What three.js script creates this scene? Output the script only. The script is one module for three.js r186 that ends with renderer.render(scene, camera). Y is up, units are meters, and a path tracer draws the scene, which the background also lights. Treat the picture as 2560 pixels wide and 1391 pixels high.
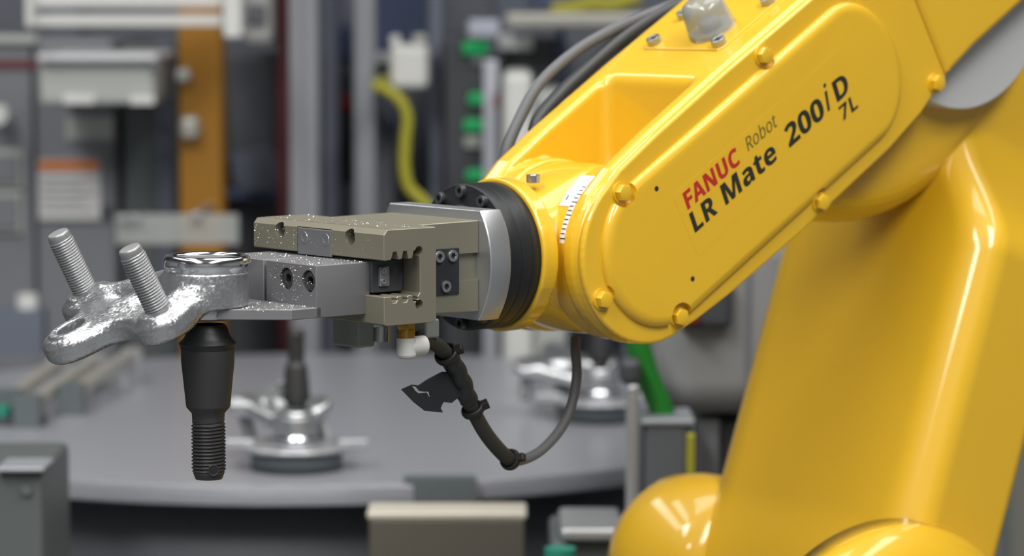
import * as THREE from 'three';
import { RectAreaLightUniformsLib } from 'three/addons/lights/RectAreaLightUniformsLib.js';
import { mergeGeometries, mergeVertices, toCreasedNormals } from 'three/addons/utils/BufferGeometryUtils.js';
import { RoundedBoxGeometry } from 'three/addons/geometries/RoundedBoxGeometry.js';
import { FontLoader } from 'three/addons/loaders/FontLoader.js';
import { TextGeometry } from 'three/addons/geometries/TextGeometry.js';
import { ImprovedNoise } from 'three/addons/math/ImprovedNoise.js';
import { Brush, Evaluator, SUBTRACTION } from 'three-bvh-csg';

/* ---------------------------------------------------------------- camera, light, exposure */
const W = 2560, H = 1391, FPX = 7500, TILT = THREE.MathUtils.degToRad(5.3), CAM_Y = 1.40;
const scene = new THREE.Scene();
const camera = new THREE.PerspectiveCamera(2 * THREE.MathUtils.radToDeg(Math.atan(H / 2 / FPX)), W / H, 0.05, 60);
camera.position.set(0, CAM_Y, 0);
camera.rotation.set(-TILT, 0, 0);
camera.focus = 1.625;
camera.userData.fStop = 7.4;
camera.updateMatrixWorld(true);
scene.add(camera);
const renderer = new THREE.WebGLRenderer({ antialias: true });
renderer.toneMapping = THREE.LinearToneMapping;
renderer.toneMappingExposure = 0.6;
renderer.shadowMap.enabled = true;
scene.background = new THREE.Color(0x000000);
RectAreaLightUniformsLib.init();
// ceiling lamps of the hall: [x, y, z, width (x), length (z), radiance]
const LAMPS = [
  [0.22, 2.62, -1.9, 0.9, 0.75, 6.0, 'square light panel hung above the yellow robot'],
  [-0.62, 2.62, -2.0, 0.16, 1.2, 8.0, 'narrow light strip hung beside the square light panel'],
  [-2.0, 3.9, -2.6, 0.5, 4.0, 8, 'long ceiling lamp over the control cabinets'],
  [2.0, 3.9, -2.6, 0.5, 4.0, 8, 'long ceiling lamp over the machine frame'],
  [-1.1, 3.4, 0.6, 0.6, 3.0, 28, 'unseen long fill lamp over the camera aisle, cabinet side'],  // unseen pair above the camera, made strong for frontal fill
  [1.1, 3.4, 0.6, 0.6, 3.0, 28, 'unseen long fill lamp over the camera aisle, frame side'],
];

/* ---------------------------------------------------------------- helpers */
const V = (x, y, z) => new THREE.Vector3(x, y, z);
let seed = 20240611;
const rnd = () => { seed = (seed * 1664525 + 1013904223) >>> 0; return seed / 4294967296; };
const noiseGen = new ImprovedNoise();
const nz = (x, y, z) => noiseGen.noise(x + 37.1, y + 91.7, z + 13.3);
const taken = {};
const numbered = n => { const k = taken[n] = (taken[n] ?? -1) + 1; return k ? `${n}_${String(k).padStart(3, '0')}` : n; };
// pixel of the photograph -> point at a distance along the viewing axis
const fw = V(0, -Math.sin(TILT), -Math.cos(TILT)), upv = V(0, Math.cos(TILT), -Math.sin(TILT));
const ray = (px, py) => fw.clone().add(V((px - 1280) / FPX, 0, 0)).addScaledVector(upv, (H / 2 - py) / FPX);
const at = (px, py, d) => V(0, CAM_Y, 0).addScaledVector(ray(px, py), d);
const atZ = (px, py, z) => { const r = ray(px, py); return V(0, CAM_Y, 0).addScaledVector(r, z / r.z); };
const atY = (px, py, y) => { const r = ray(px, py); return V(0, CAM_Y, 0).addScaledVector(r, (y - CAM_Y) / r.y); };
// robot frame, millimetres: x along the wrist axis away from the gripper, y up, z out of the lettered side of the arm
const TURN = THREE.MathUtils.degToRad(40);
const O = at(960, 690, 1.61);
const E1 = V(Math.cos(TURN), 0, -Math.sin(TURN)), E3 = V(Math.sin(TURN), 0, Math.cos(TURN));
const toWorld = (x, y, z) => O.clone().addScaledVector(E1, x / 1000).addScaledVector(V(0, 1, 0), y / 1000).addScaledVector(E3, z / 1000);
const onz = (px, py, z) => {
  const r = ray(px, py), c = V(0, CAM_Y, 0), t = (O.clone().sub(c).dot(E3) + z / 1000) / r.dot(E3), q = c.addScaledVector(r, t).sub(O);
  return V(q.dot(E1) * 1000, q.y * 1000, z);
};
function thing(name, label, category, pos = V(0, 0, 0), turn = 0, group) {
  const g = new THREE.Group(); g.name = numbered(name); g.position.copy(pos); g.rotation.y = turn;
  g.userData = { label, category }; if (group) g.userData.group = group;
  scene.add(g); return g;
}
function mesh(name, geo, mat, parent, label) {
  const m = new THREE.Mesh(geo, mat); m.name = parent === scene ? numbered(name) : name; m.castShadow = m.receiveShadow = true;
  if (label) m.userData.label = label;
  parent.add(m); return m;
}
const tag = (o, label, category, group) => { o.userData.label = label; o.userData.category = category; if (group) o.userData.group = group; return o; };
const structure = (name, geo, mat, label) => { const m = mesh(name, geo, mat, scene, label); m.userData.kind = 'structure'; return m; };
const mm = g => g.scale(0.001, 0.001, 0.001);
// joins geometries after dropping what they do not share
function join(list) {
  return mergeGeometries(list.map(g => {
    g = g.index ? g.toNonIndexed() : g;
    for (const k of Object.keys(g.attributes)) if (!['position', 'normal', 'uv'].includes(k)) g.deleteAttribute(k);
    if (!g.attributes.uv) g.setAttribute('uv', new THREE.BufferAttribute(new Float32Array(g.attributes.position.count * 2), 2));
    return g;
  }));
}
const box = (x0, x1, y0, y1, z0, z1, r = 0.6) => {
  const a = x1 - x0, b = y1 - y0, c = z1 - z0, rr = Math.min(r, a * 0.45, b * 0.45, c * 0.45);
  return new RoundedBoxGeometry(a, b, c, 2, rr).translate((x0 + x1) / 2, (y0 + y1) / 2, (z0 + z1) / 2);
};
const poly = pts => { const s = new THREE.Shape(); pts.forEach(([x, y], i) => i ? s.lineTo(x, y) : s.moveTo(x, y)); s.closePath(); return s; };
const extr = (shape, z0, z1, bevel = 0, seg = 3, curve = 24) => new THREE.ExtrudeGeometry(shape, bevel ? { depth: z1 - z0 - 2 * bevel, bevelEnabled: true, bevelThickness: bevel, bevelSize: bevel, bevelOffset: -bevel, bevelSegments: seg, curveSegments: curve } : { depth: z1 - z0, bevelEnabled: false, curveSegments: curve }).translate(0, 0, z0 + bevel);
const lathe = (pts, seg = 64) => new THREE.LatheGeometry(pts.map(([r, y]) => new THREE.Vector2(r, y)), seg);
const cylX = (r, x0, x1, y, z, seg = 48) => new THREE.CylinderGeometry(r, r, x1 - x0, seg).rotateZ(Math.PI / 2).translate((x0 + x1) / 2, y, z);
const cylZ = (r, z0, z1, x, y, seg = 48) => new THREE.CylinderGeometry(r, r, z1 - z0, seg).rotateX(Math.PI / 2).translate(x, y, (z0 + z1) / 2);
const cylY = (r, y0, y1, x, z, seg = 48) => new THREE.CylinderGeometry(r, r, y1 - y0, seg).translate(x, (y0 + y1) / 2, z);
const tube = (pts, r, n = 64, seg = 12) => {
  const c = new THREE.CatmullRomCurve3(pts), g = new THREE.TubeGeometry(c, n, r, seg, false);
  return g;
};
const csg = new Evaluator(); csg.attributes = ['position', 'normal', 'uv'];
function cut(geo, tools) {
  let a = new Brush(geo.index ? geo : mergeVertices(geo)); a.updateMatrixWorld();
  for (const t of tools) { const b = new Brush(t); b.updateMatrixWorld(); a = csg.evaluate(a, b, SUBTRACTION); }
  return a.geometry;
}
const flat = (geo, deg = 32) => toCreasedNormals(geo, THREE.MathUtils.degToRad(deg));
// hexagon-socket cap screw facing +y, head radius r, head height h, top at y = 0
function capScrew(r, h) {
  const s = new THREE.Shape(); s.absarc(0, 0, r, 0, Math.PI * 2);
  const hx = new THREE.Path(); for (let i = 0; i < 6; i++) { const a = i * Math.PI / 3; hx[i ? 'lineTo' : 'moveTo'](r * 0.52 * Math.cos(a), r * 0.52 * Math.sin(a)); } hx.closePath();
  s.holes.push(hx);
  const g = new THREE.ExtrudeGeometry(s, { depth: h - r * 0.24, bevelEnabled: true, bevelThickness: r * 0.12, bevelSize: r * 0.12, bevelOffset: -r * 0.12, bevelSegments: 2, curveSegments: 24 }).translate(0, 0, -h + r * 0.12);
  const floor = new THREE.CircleGeometry(r * 0.6, 24).translate(0, 0, -h * 0.75);
  return join([g, floor]).rotateX(-Math.PI / 2);
}
const hexHead = (r, h) => { const s = new THREE.Shape(); for (let i = 0; i < 6; i++) { const a = i * Math.PI / 3; s[i ? 'lineTo' : 'moveTo'](r * Math.cos(a), r * Math.sin(a)); } s.closePath(); return extr(s, 0, h, 0.7, 2); };
// signed-distance surface meshed with surface nets
function solid(f, lo, hi, cell, creaseBump) {
  const n = [0, 1, 2].map(i => Math.ceil((hi[i] - lo[i]) / cell) + 1), [nx, ny, nzz] = n, val = new Float32Array(nx * ny * nzz);
  for (let k = 0, p = 0; k < nzz; k++) for (let j = 0; j < ny; j++) for (let i = 0; i < nx; i++, p++) val[p] = f(lo[0] + i * cell, lo[1] + j * cell, lo[2] + k * cell);
  const id = new Int32Array(nx * ny * nzz).fill(-1), pos = [], nor = [], idx = [], at3 = (i, j, k) => i + nx * (j + ny * k);
  const ED = [[0, 1], [2, 3], [4, 5], [6, 7], [0, 2], [1, 3], [4, 6], [5, 7], [0, 4], [1, 5], [2, 6], [3, 7]], e = cell * 0.2, v = new Float32Array(8);
  for (let k = 0; k < nzz - 1; k++) for (let j = 0; j < ny - 1; j++) for (let i = 0; i < nx - 1; i++) {
    let m = 0; for (let c = 0; c < 8; c++) { v[c] = val[at3(i + (c & 1), j + (c >> 1 & 1), k + (c >> 2))]; if (v[c] < 0) m |= 1 << c; }
    if (m === 0 || m === 255) continue;
    let x = 0, y = 0, z = 0, q = 0;
    for (const [a, b] of ED) if ((v[a] < 0) !== (v[b] < 0)) { const t = v[a] / (v[a] - v[b]); x += (a & 1) + t * ((b & 1) - (a & 1)); y += (a >> 1 & 1) + t * ((b >> 1 & 1) - (a >> 1 & 1)); z += (a >> 2) + t * ((b >> 2) - (a >> 2)); q++; }
    x = lo[0] + (i + x / q) * cell; y = lo[1] + (j + y / q) * cell; z = lo[2] + (k + z / q) * cell;
    let gx, gy, gz;
    for (let s = 0; s < 3; s++) {
      gx = f(x + e, y, z) - f(x - e, y, z); gy = f(x, y + e, z) - f(x, y - e, z); gz = f(x, y, z + e) - f(x, y, z - e);
      const l = Math.hypot(gx, gy, gz) || 1; gx /= l; gy /= l; gz /= l;
      if (s < 2) { const d = Math.max(-cell, Math.min(cell, f(x, y, z))); x -= gx * d * 0.9; y -= gy * d * 0.9; z -= gz * d * 0.9; }
    }
    if (creaseBump) { const b = creaseBump(x, y, z); gx += b[0]; gy += b[1]; gz += b[2]; const l = Math.hypot(gx, gy, gz); gx /= l; gy /= l; gz /= l; }
    id[at3(i, j, k)] = pos.length / 3; pos.push(x, y, z); nor.push(gx, gy, gz);
  }
  const quad = (a, b, c, d, s) => s ? idx.push(a, b, c, a, c, d) : idx.push(a, c, b, a, d, c);
  for (let k = 1; k < nzz - 1; k++) for (let j = 1; j < ny - 1; j++) for (let i = 1; i < nx - 1; i++) {
    const s = val[at3(i, j, k)] < 0;
    if (s !== val[at3(i + 1, j, k)] < 0) quad(id[at3(i, j - 1, k - 1)], id[at3(i, j, k - 1)], id[at3(i, j, k)], id[at3(i, j - 1, k)], s);
    if (s !== val[at3(i, j + 1, k)] < 0) quad(id[at3(i - 1, j, k - 1)], id[at3(i - 1, j, k)], id[at3(i, j, k)], id[at3(i, j, k - 1)], s);
    if (s !== val[at3(i, j, k + 1)] < 0) quad(id[at3(i - 1, j - 1, k)], id[at3(i, j - 1, k)], id[at3(i, j, k)], id[at3(i - 1, j, k)], s);
  }
  const g = new THREE.BufferGeometry();
  g.setAttribute('position', new THREE.Float32BufferAttribute(pos, 3)); g.setAttribute('normal', new THREE.Float32BufferAttribute(nor, 3)); g.setIndex(idx);
  return g;
}
const smin = (a, b, k) => { const h = Math.max(k - Math.abs(a - b), 0) / k; return Math.min(a, b) - h * h * k * 0.25; };
const smax = (a, b, k) => -smin(-a, -b, k);
const sdBox = (x, y, z, a, b, c, r) => { const p = Math.abs(x) - a + r, q = Math.abs(y) - b + r, s = Math.abs(z) - c + r; return Math.hypot(Math.max(p, 0), Math.max(q, 0), Math.max(s, 0)) + Math.min(Math.max(p, q, s), 0) - r; };
const sdExtr = (d, w, r) => { d += r; w += r; return Math.hypot(Math.max(d, 0), Math.max(w, 0)) + Math.min(Math.max(d, w), 0) - r; };
const sdCaps = (p, a, b, r0, r1) => { const ba = [b[0] - a[0], b[1] - a[1], b[2] - a[2]], pa = [p[0] - a[0], p[1] - a[1], p[2] - a[2]], t = Math.max(0, Math.min(1, (pa[0] * ba[0] + pa[1] * ba[1] + pa[2] * ba[2]) / (ba[0] ** 2 + ba[1] ** 2 + ba[2] ** 2))); return Math.hypot(pa[0] - ba[0] * t, pa[1] - ba[1] * t, pa[2] - ba[2] * t) - r0 - (r1 - r0) * t; };
function sdPoly(P) {
  const n = P.length;
  return (x, y) => {
    let d = 1e9, s = 1;
    for (let i = 0, j = n - 1; i < n; j = i++) {
      const ex = P[j][0] - P[i][0], ey = P[j][1] - P[i][1], wx = x - P[i][0], wy = y - P[i][1], t = Math.max(0, Math.min(1, (wx * ex + wy * ey) / (ex * ex + ey * ey))), bx = wx - ex * t, by = wy - ey * t;
      d = Math.min(d, bx * bx + by * by);
      const c1 = y >= P[i][1], c2 = y < P[j][1], c3 = ex * wy > ey * wx;
      if ((c1 && c2 && c3) || (!c1 && !c2 && !c3)) s = -s;
    }
    return s * Math.sqrt(d);
  };
}
function noiseTexture(size, fn, color) {
  const d = new Uint8Array(size * size * 4);
  for (let j = 0; j < size; j++) for (let i = 0; i < size; i++) { const c = fn(i / size, j / size, i, j), o = (j * size + i) * 4; for (let k = 0; k < 3; k++) d[o + k] = Math.max(0, Math.min(255, (Array.isArray(c) ? c[k] : c) * 255)); d[o + 3] = 255; }
  const t = new THREE.DataTexture(d, size, size); t.wrapS = t.wrapT = THREE.RepeatWrapping; t.magFilter = THREE.LinearFilter; t.minFilter = THREE.LinearMipmapLinearFilter; t.generateMipmaps = true;
  if (color) t.colorSpace = THREE.SRGBColorSpace; t.needsUpdate = true; return t;
}

/* ---------------------------------------------------------------- materials */
const rep = (t, x, y = x) => { const c = t.clone(); c.repeat.set(x, y); c.needsUpdate = true; return c; };
const grainTex = noiseTexture(256, () => 0.5 + 0.5 * (rnd() - 0.5));
const wrap = (u, v, f) => { const a = u * Math.PI * 2, b = v * Math.PI * 2; return nz(Math.cos(a) * f, Math.sin(a) * f + Math.cos(b) * f, Math.sin(b) * f); };
const cloudTex = noiseTexture(256, (u, v) => 0.5 + 0.35 * wrap(u, v, 2) + 0.2 * wrap(u, v, 5) + 0.1 * (rnd() - 0.5));
const brushTex = (() => { const rows = Array.from({ length: 256 }, () => rnd()); return noiseTexture(256, (u, v, i, j) => 0.5 + 0.35 * (rows[j] - 0.5) + 0.15 * (rnd() - 0.5)); })();
const std = o => new THREE.MeshStandardMaterial(o);
const phy = o => new THREE.MeshPhysicalMaterial(o);
const M = {
  yellow: phy({ color: 0xdbad1a, roughness: 0.5, clearcoat: 1.0, clearcoatRoughness: 0.1 }),
  red: std({ color: 0xb0281e, roughness: 0.5 }),
  black: std({ color: 0x26281f, roughness: 0.5 }),
  thinInk: std({ color: 0x5a5424, roughness: 0.5 }),
  label: std({ color: 0xdcdce0, roughness: 0.35 }),
  ink: std({ color: 0x202020, roughness: 0.5 }),
  anod: std({ color: 0x8b8778, roughness: 0.46, metalness: 0.55, bumpMap: rep(grainTex, 0.02), bumpScale: 0.00006 }),
  steel: std({ color: 0x86868a, roughness: 0.5, metalness: 0.65, bumpMap: rep(brushTex, 0.01), bumpScale: 0.00004 }),
  steelDark: std({ color: 0x4b4d52, roughness: 0.5, metalness: 0.6 }),
  alu: std({ color: 0xbcbec2, roughness: 0.36, metalness: 0.85, bumpMap: rep(brushTex, 0.02), bumpScale: 0.00003 }),
  blackAnod: std({ color: 0x2b2d30, roughness: 0.42, metalness: 0.45, bumpMap: rep(cloudTex, 0.03), bumpScale: 0.00004 }),
  plateBlack: std({ color: 0x25282d, roughness: 0.6, metalness: 0.2 }),
  screw: std({ color: 0xaeb0b2, roughness: 0.3, metalness: 0.9 }),
  screwDark: std({ color: 0x4a4b4d, roughness: 0.4, metalness: 0.6 }),
  zinc: std({ color: 0xc2c4c8, roughness: 0.33, metalness: 0.92 }),
  chrome: std({ color: 0xe6e8ec, roughness: 0.12, metalness: 1 }),
  studGrey: std({ color: 0x97989b, roughness: 0.42, metalness: 0.6 }),
  phosphate: std({ color: 0x3d3d3e, roughness: 0.52, metalness: 0.45 }),
  rubber: std({ color: 0x17181a, roughness: 0.5 }),
  brass: std({ color: 0xb58a3c, roughness: 0.3, metalness: 0.9 }),
  milky: phy({ color: 0xd8d8d6, roughness: 0.4, transmission: 0.25, thickness: 0 }),
  clearCap: phy({ color: 0xbfc5c8, roughness: 0.12, transmission: 0.65, thickness: 0, ior: 1.45 }),
  smoky: phy({ color: 0xb6bab6, roughness: 0.3, transmission: 0.7, thickness: 0 }),
  cableGrey: std({ color: 0x5c5d61, roughness: 0.55 }),
  cableDark: std({ color: 0x3b3d41, roughness: 0.5 }),
  sleeve: std({ color: 0x2c2b26, roughness: 0.55 }),
  tape: std({ color: 0x1d2023, roughness: 0.5, side: THREE.DoubleSide }),
  greyDisc: std({ color: 0xc9cbcd, roughness: 0.45, metalness: 0.2 }),
  chip: std({ color: 0xe4e2da, roughness: 0.25, metalness: 0.95 }),
};

/* ---------------------------------------------------------------- hall */
const paintWall = (c, r = 0.8) => std({ color: c, roughness: r, bumpMap: rep(cloudTex, 2), bumpScale: 0.001 });
const X0 = -5, X1 = 5, Z0 = -7.5, Z1 = 4.2, YC = 4.4, T = 0.2;
const slab = (x0, x1, y0, y1, z0, z1) => new THREE.BoxGeometry(x1 - x0, y1 - y0, z1 - z0).translate((x0 + x1) / 2, (y0 + y1) / 2, (z0 + z1) / 2);
structure('floor', slab(X0 - T, X1 + T, -T, 0, Z0 - T, Z1 + T), std({ color: 0x6d7072, roughness: 0.45, bumpMap: rep(cloudTex, 6), bumpScale: 0.001 }), 'grey sealed concrete factory floor');
structure('ceiling', slab(X0 - T, X1 + T, YC, YC + T, Z0 - T, Z1 + T), paintWall(0xb9bbbd), 'pale grey factory ceiling');
structure('wall_back', slab(X0 - T, X1 + T, 0, YC, Z0 - T, Z0), paintWall(0xa4a7aa), 'light grey wall at the far end of the hall');
structure('wall_front', slab(X0 - T, X1 + T, 0, YC, Z1, Z1 + T), paintWall(0xa9abad), 'light grey wall behind the aisle');
structure('wall_left', slab(X0 - T, X0, 0, YC, Z0, Z1), paintWall(0xa4a7aa), 'light grey long wall beside the cabinets');
structure('wall_right', slab(X1, X1 + T, 0, YC, Z0, Z1), paintWall(0xa4a7aa), 'light grey long wall beside the robot');
const lampBody = std({ color: 0xc8cacc, roughness: 0.5, metalness: 0.3 });
for (const [x, y, z, w, l, rad, label] of LAMPS) {
  const g = thing('ceiling_lamp', label, 'lamp', V(x, y, z));
  mesh('housing', new THREE.BoxGeometry(w + 0.06, 0.07, l + 0.06).translate(0, 0.04, 0), lampBody, g);
  mesh('diffuser', new THREE.BoxGeometry(w, 0.006, l).translate(0, 0.002, 0), std({ color: 0xffffff, emissive: 0xfffdf8, emissiveIntensity: rad * 0.25, roughness: 0.6 }), g, 'glowing white diffuser');
  for (const s of [-1, 1]) mesh('hanger_rod', new THREE.CylinderGeometry(0.006, 0.006, YC - y - 0.075, 8).translate(0, 0.075 + (YC - y - 0.075) / 2, s * l * 0.35), lampBody, g);
  const a = new THREE.RectAreaLight(0xfffdf8, rad, w, l); a.position.set(0, -0.006, 0); a.rotation.x = -Math.PI / 2; a.name = 'lamp_light'; g.add(a);
}

/* ---------------------------------------------------------------- robot */
const J5 = [194.5, 1.15], PHI = THREE.MathUtils.degToRad(31.3), CP = Math.cos(PHI), SP = Math.sin(PHI);
const J2 = [452, -236];
const BASE = V(470, 0, -100);                                        // robot foot in the robot frame (x, z)
const footW = toWorld(BASE.x, 0, BASE.z); footW.y = 0;
const robot = thing('robot_arm', 'glossy yellow six-axis industrial robot arm with black and red lettering on its forearm', 'robot', footW, TURN);
const footY = (O.y) * 1000;                                          // robot frame origin above the floor, mm
const rob = g => mm(g.translate(-BASE.x, footY, -BASE.z));           // robot-frame mm -> robot group metres
const armG = g => rob(g.rotateZ(PHI).translate(J5[0], J5[1], 0));    // forearm (u, v, z) mm -> group
// forearm outline (u along the arm, v across)
const outline = (r, inset, uEnd) => {
  const P = [];
  for (let a = 100; a <= 262; a += 6) { const t = THREE.MathUtils.degToRad(a); P.push([r * Math.cos(t), r * Math.sin(t)]); }
  P.push([12, -55 + inset], [40, -57.3 + inset], [107, -59.3 + inset], [200, -58.3 + inset], [235, -55 + inset], [262, -48.5 + inset]);
  if (uEnd > 270) P.push([300, -45.5 + inset], [uEnd - 40, -46 + inset], [uEnd, -20], [uEnd, 30], [uEnd - 40, 58 - inset]);
  else P.push([uEnd, -48 + inset], [uEnd, 58.5 - inset]);
  P.push([200, 58.8 - inset], [110, 59 - inset], [40, 57.6 - inset], [5, 55.5 - inset]);
  return P;
};
const bolts = [[-1.2, 43.6], [135, 50.8], [-45, -0.4], [-1.5, -43.3], [131, -51.2], [255, -44.5]];
{
  // casting with the fork that holds the wrist
  const body = sdPoly(outline(53, 0, 500)), end = sdPoly(outline(53, 0, 267));
  const f = (x, y, z) => {
    const u = (x - J5[0]) * CP + (y - J5[1]) * SP, v = -(x - J5[0]) * SP + (y - J5[1]) * CP;
    let d = sdExtr(body(u, v), Math.abs(z + 59.5) - 54.5, 6);                                  // z -114 .. -5
    if (u > 240) d = Math.min(d, sdExtr(Math.max(body(u, v), 267.6 - u), Math.abs(z + 55) - 54.6, 5));
    // open fork
    const slot = smax(smax(x - 246, Math.abs(z + 57.5) - 38.5, 8), -(x + 400), 3);
    d = smax(d, -slot, 5);
    const barrel = sdExtr(Math.hypot(u, v) - 52, Math.abs(z + 18.5) - 13.5, 2.5);
    const barrelFar = sdExtr(Math.hypot(u, v) - 52, Math.abs(z + 96) - 13.5, 2.5);
    d = Math.min(d, barrel, barrelFar);
    // shallow pocket in the outer half of the deck is left plain
    return d;
  };
  const casting = mesh('forearm_casting', rob(solid(f, [120, -75, -122], [680, 345, 4], 2.0)), M.yellow, robot, 'yellow forked forearm casting');
  // side cover with raised lettered panel
  const cover = mesh('side_cover', armG(extr(poly(outline(52.5, 0.3, 266.4)), -4.6, 0, 2.2, 4)), M.yellow, robot, 'flat yellow side cover with raised centre panel');
  const P = []; for (let a = 90; a <= 270; a += 6) { const t = THREE.MathUtils.degToRad(a); P.push([6 + 43 * Math.cos(t) * 1.02, -1 + 45.5 * Math.sin(t)]); }
  for (let a = -90; a <= 90; a += 6) { const t = THREE.MathUtils.degToRad(a); P.push([196 + 38 * Math.cos(t), -1 + 46 * Math.sin(t)]); }
  const panelRaw = new THREE.ExtrudeGeometry(poly(P), { depth: 0.6, bevelEnabled: true, bevelThickness: 4, bevelSize: 6, bevelOffset: -6, bevelSegments: 5, curveSegments: 8 }).translate(0, 0, -0.2);
  const pockets = bolts.map(([u, v]) => cylZ(8.6, 0.05, 12, u, v, 28));
  const panel = mesh('raised_panel', armG(flat(cut(panelRaw, pockets), 40)), M.yellow, cover);
  bolts.forEach(([u, v], i) => {
    mesh('bolt', armG(flat(join([hexHead(5.2, 4.4).rotateZ(0.4 + i).translate(u, v, 0.7), cylZ(6.4, -0.4, 0.9, u, v, 28)]), 30)), M.yellow, cover);
  });
  for (const [u, v] of [[19.9, 32.4], [16.6, -28.7]]) mesh('screw_hole', armG(cylZ(1.6, 4.0, 4.46, u, v, 20)), M.black, cover, 'small dark hole');
  // lettering
  const zt = 4.4;
  const decal = new THREE.Shape(); decal.moveTo(28, 22); decal.lineTo(27, -20); decal.lineTo(196, -20); decal.lineTo(196, 22); decal.closePath();
  const dm = mesh('name_decal', armG(extr(decal, zt, zt + 0.08)), M.yellow, cover, 'clear yellow decal carrying the lettering');
  const bold = await new FontLoader().loadAsync('fonts/droid/droid_sans_bold.typeface.json');
  const thin = await new FontLoader().loadAsync('fonts/droid/droid_sans_regular.typeface.json');
  const write = (txt, font, capH, u, v, width, slant, mat, name, fat = 0) => {
    const g = new TextGeometry(txt, { font, size: 10, depth: 0.1, curveSegments: 6, bevelEnabled: fat > 0, bevelSize: fat, bevelThickness: 0.02, bevelSegments: 1 }); g.computeBoundingBox();
    const b = g.boundingBox, sy = capH / 10 * 1.0, sx = width / (b.max.x - b.min.x);
    g.translate(-b.min.x, 0, 0).scale(sx, sy, 1).applyMatrix4(new THREE.Matrix4().makeShear(0, 0, Math.tan(slant), 0, 0, 0)).translate(u, v, zt + 0.08);
    return mesh(name, armG(g), mat, dm);
  };
  write('FANUC', bold, 10.4, 34, 8.3, 50, 0.12, M.red, 'red_lettering', 0.2);
  write('Robot', thin, 8.2, 92.5, 10.5, 28, 0.25, M.thinInk, 'thin_lettering');
  write('LR', bold, 12.2, 32, -6.6, 21.5, 0.12, M.black, 'black_lettering', 0.12);
  write('Mate', bold, 12.4, 61, -6.6, 50, 0.12, M.black, 'black_lettering', 0.12);
  write('200', bold, 13, 122.5, -6.4, 36, 0.12, M.black, 'black_lettering', 0.15);
  write('i', thin, 16, 161, -5.6, 2.6, 0.3, M.black, 'black_lettering');
  write('D', bold, 13, 171, -5.2, 13, 0.12, M.black, 'black_lettering', 0.1);
  write('7L', bold, 9.4, 168.5, -17.6, 16.5, 0.16, M.black, 'black_lettering');
  // deck plate with vent cap
  const deckY = 57.6;
  const plate = mesh('deck_plate', armG(extr(poly([[126, 90], [126, 26], [129, 23], [236, 23], [236, 90]]), 0, 2.4, 0.6).rotateX(-Math.PI / 2).scale(1, 1, 1).translate(0, deckY, 0)), M.yellow, robot, 'yellow plate screwed to the forearm deck');
  for (const [u, z] of [[132.5, -86], [163, -87], [132, -28.5], [179.5, -28], [226, -28], [226, -86]]) mesh('plate_screw', armG(capScrew(4.6, 5.5).translate(u, deckY + 6.6, z)), M.screw, plate, 'silver cap screw');
  const cap = mesh('vent_cap', armG(lathe([[14.6, 0], [15.2, 1], [14.6, 3], [13.6, 14], [12.2, 18], [8, 20.6], [0, 21.2]], 48).translate(147, deckY + 4.6, -48)), M.clearCap, robot, 'clear plastic domed cap');
  mesh('cap_nut', armG(hexHead(15.2, 4).rotateX(-Math.PI / 2).translate(147, deckY + 0.8, -48)), M.milky, cap, 'translucent hexagonal base');
  mesh('cap_insert', armG(lathe([[0, 6], [5.5, 6], [7, 4], [7, 0], [0, 0]], 32).translate(147, deckY + 4.9, -48)), M.milky, cap);
  // scale label on the wrist joint
  const arc = (a0, a1, z0, z1, r, n = 24) => { const pos = [], idx = []; for (let i = 0; i <= n; i++) { const a = THREE.MathUtils.degToRad(a0 + (a1 - a0) * i / n); for (const z of [z0, z1]) pos.push(J5[0] + r * Math.cos(a), J5[1] + r * Math.sin(a), z); if (i < n) idx.push(2 * i, 2 * i + 1, 2 * i + 2, 2 * i + 1, 2 * i + 3, 2 * i + 2); } const g = new THREE.BufferGeometry(); g.setAttribute('position', new THREE.Float32BufferAttribute(pos, 3)); g.setIndex(idx); g.computeVertexNormals(); return g; };
  const lbl = mesh('scale_label', rob(join([arc(120, 171.5, -21.5, -11.5, 52.25), arc(120, 147, -30.5, -21.5, 52.25)])), M.label, robot, 'white angle scale sticker with black ticks');
  for (let k = 0; k < 13; k++) { const a = 168.5 - k * 3.1, long = k % 5 === 0 || k === 8; mesh('tick', rob(arc(a - 0.38, a + 0.38, -21.2, long ? -15.5 : -17.8, 52.4, 2)), M.ink, lbl); }
  mesh('tick', rob(arc(139, 142.5, -27.5, -26.6, 52.4, 2)), M.ink, lbl);
  mesh('arrow_mark', rob(arc(152, 154.4, -13.4, -11.5, 52.4, 2)), M.ink, lbl);
  // wrist body
  const wf = (x, y, z) => {
    const dx = x - J5[0], dy = y - J5[1], dz = z + 58;
    const barrel = sdExtr(Math.hypot(dx, dy) - 50, Math.abs(dz + 2) - 26, 8);
    const nose = sdExtr(Math.hypot(y - 0.6, z + 61) - 38, Math.abs(x - 166) - 33, 4);
    const ring = sdExtr(Math.max(Math.hypot(y - 0.6, z + 59) - 44.6, (Math.abs(y - 0.6) * 0.5 + Math.abs(z + 59) * 0.866) - 44.2), Math.abs(x - 131.5) - 5.7, 1.5);
    return Math.min(smin(barrel, nose, 18), ring);
  };
  const wrist = mesh('wrist_body', rob(solid(wf, [118, -58, -106], [256, 62, -14], 1.6)), M.yellow, robot, 'rounded yellow wrist body');
  mesh('wrist_screw', rob(capScrew(4, 5).translate(146, 47, -48)), M.screw, wrist);
  // black flange rings
  const flangePts = [[0, 0], [28.2, 0], [28.2, -1.2], [30, -2.4], [30, 3], [40.8, 3], [42.4, 4.4], [42.4, 11.4], [41.9, 11.8], [42.4, 12.2], [42.4, 19.4], [41.9, 19.8], [42.4, 20.2], [42.4, 26], [38, 26.3]];
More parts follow.
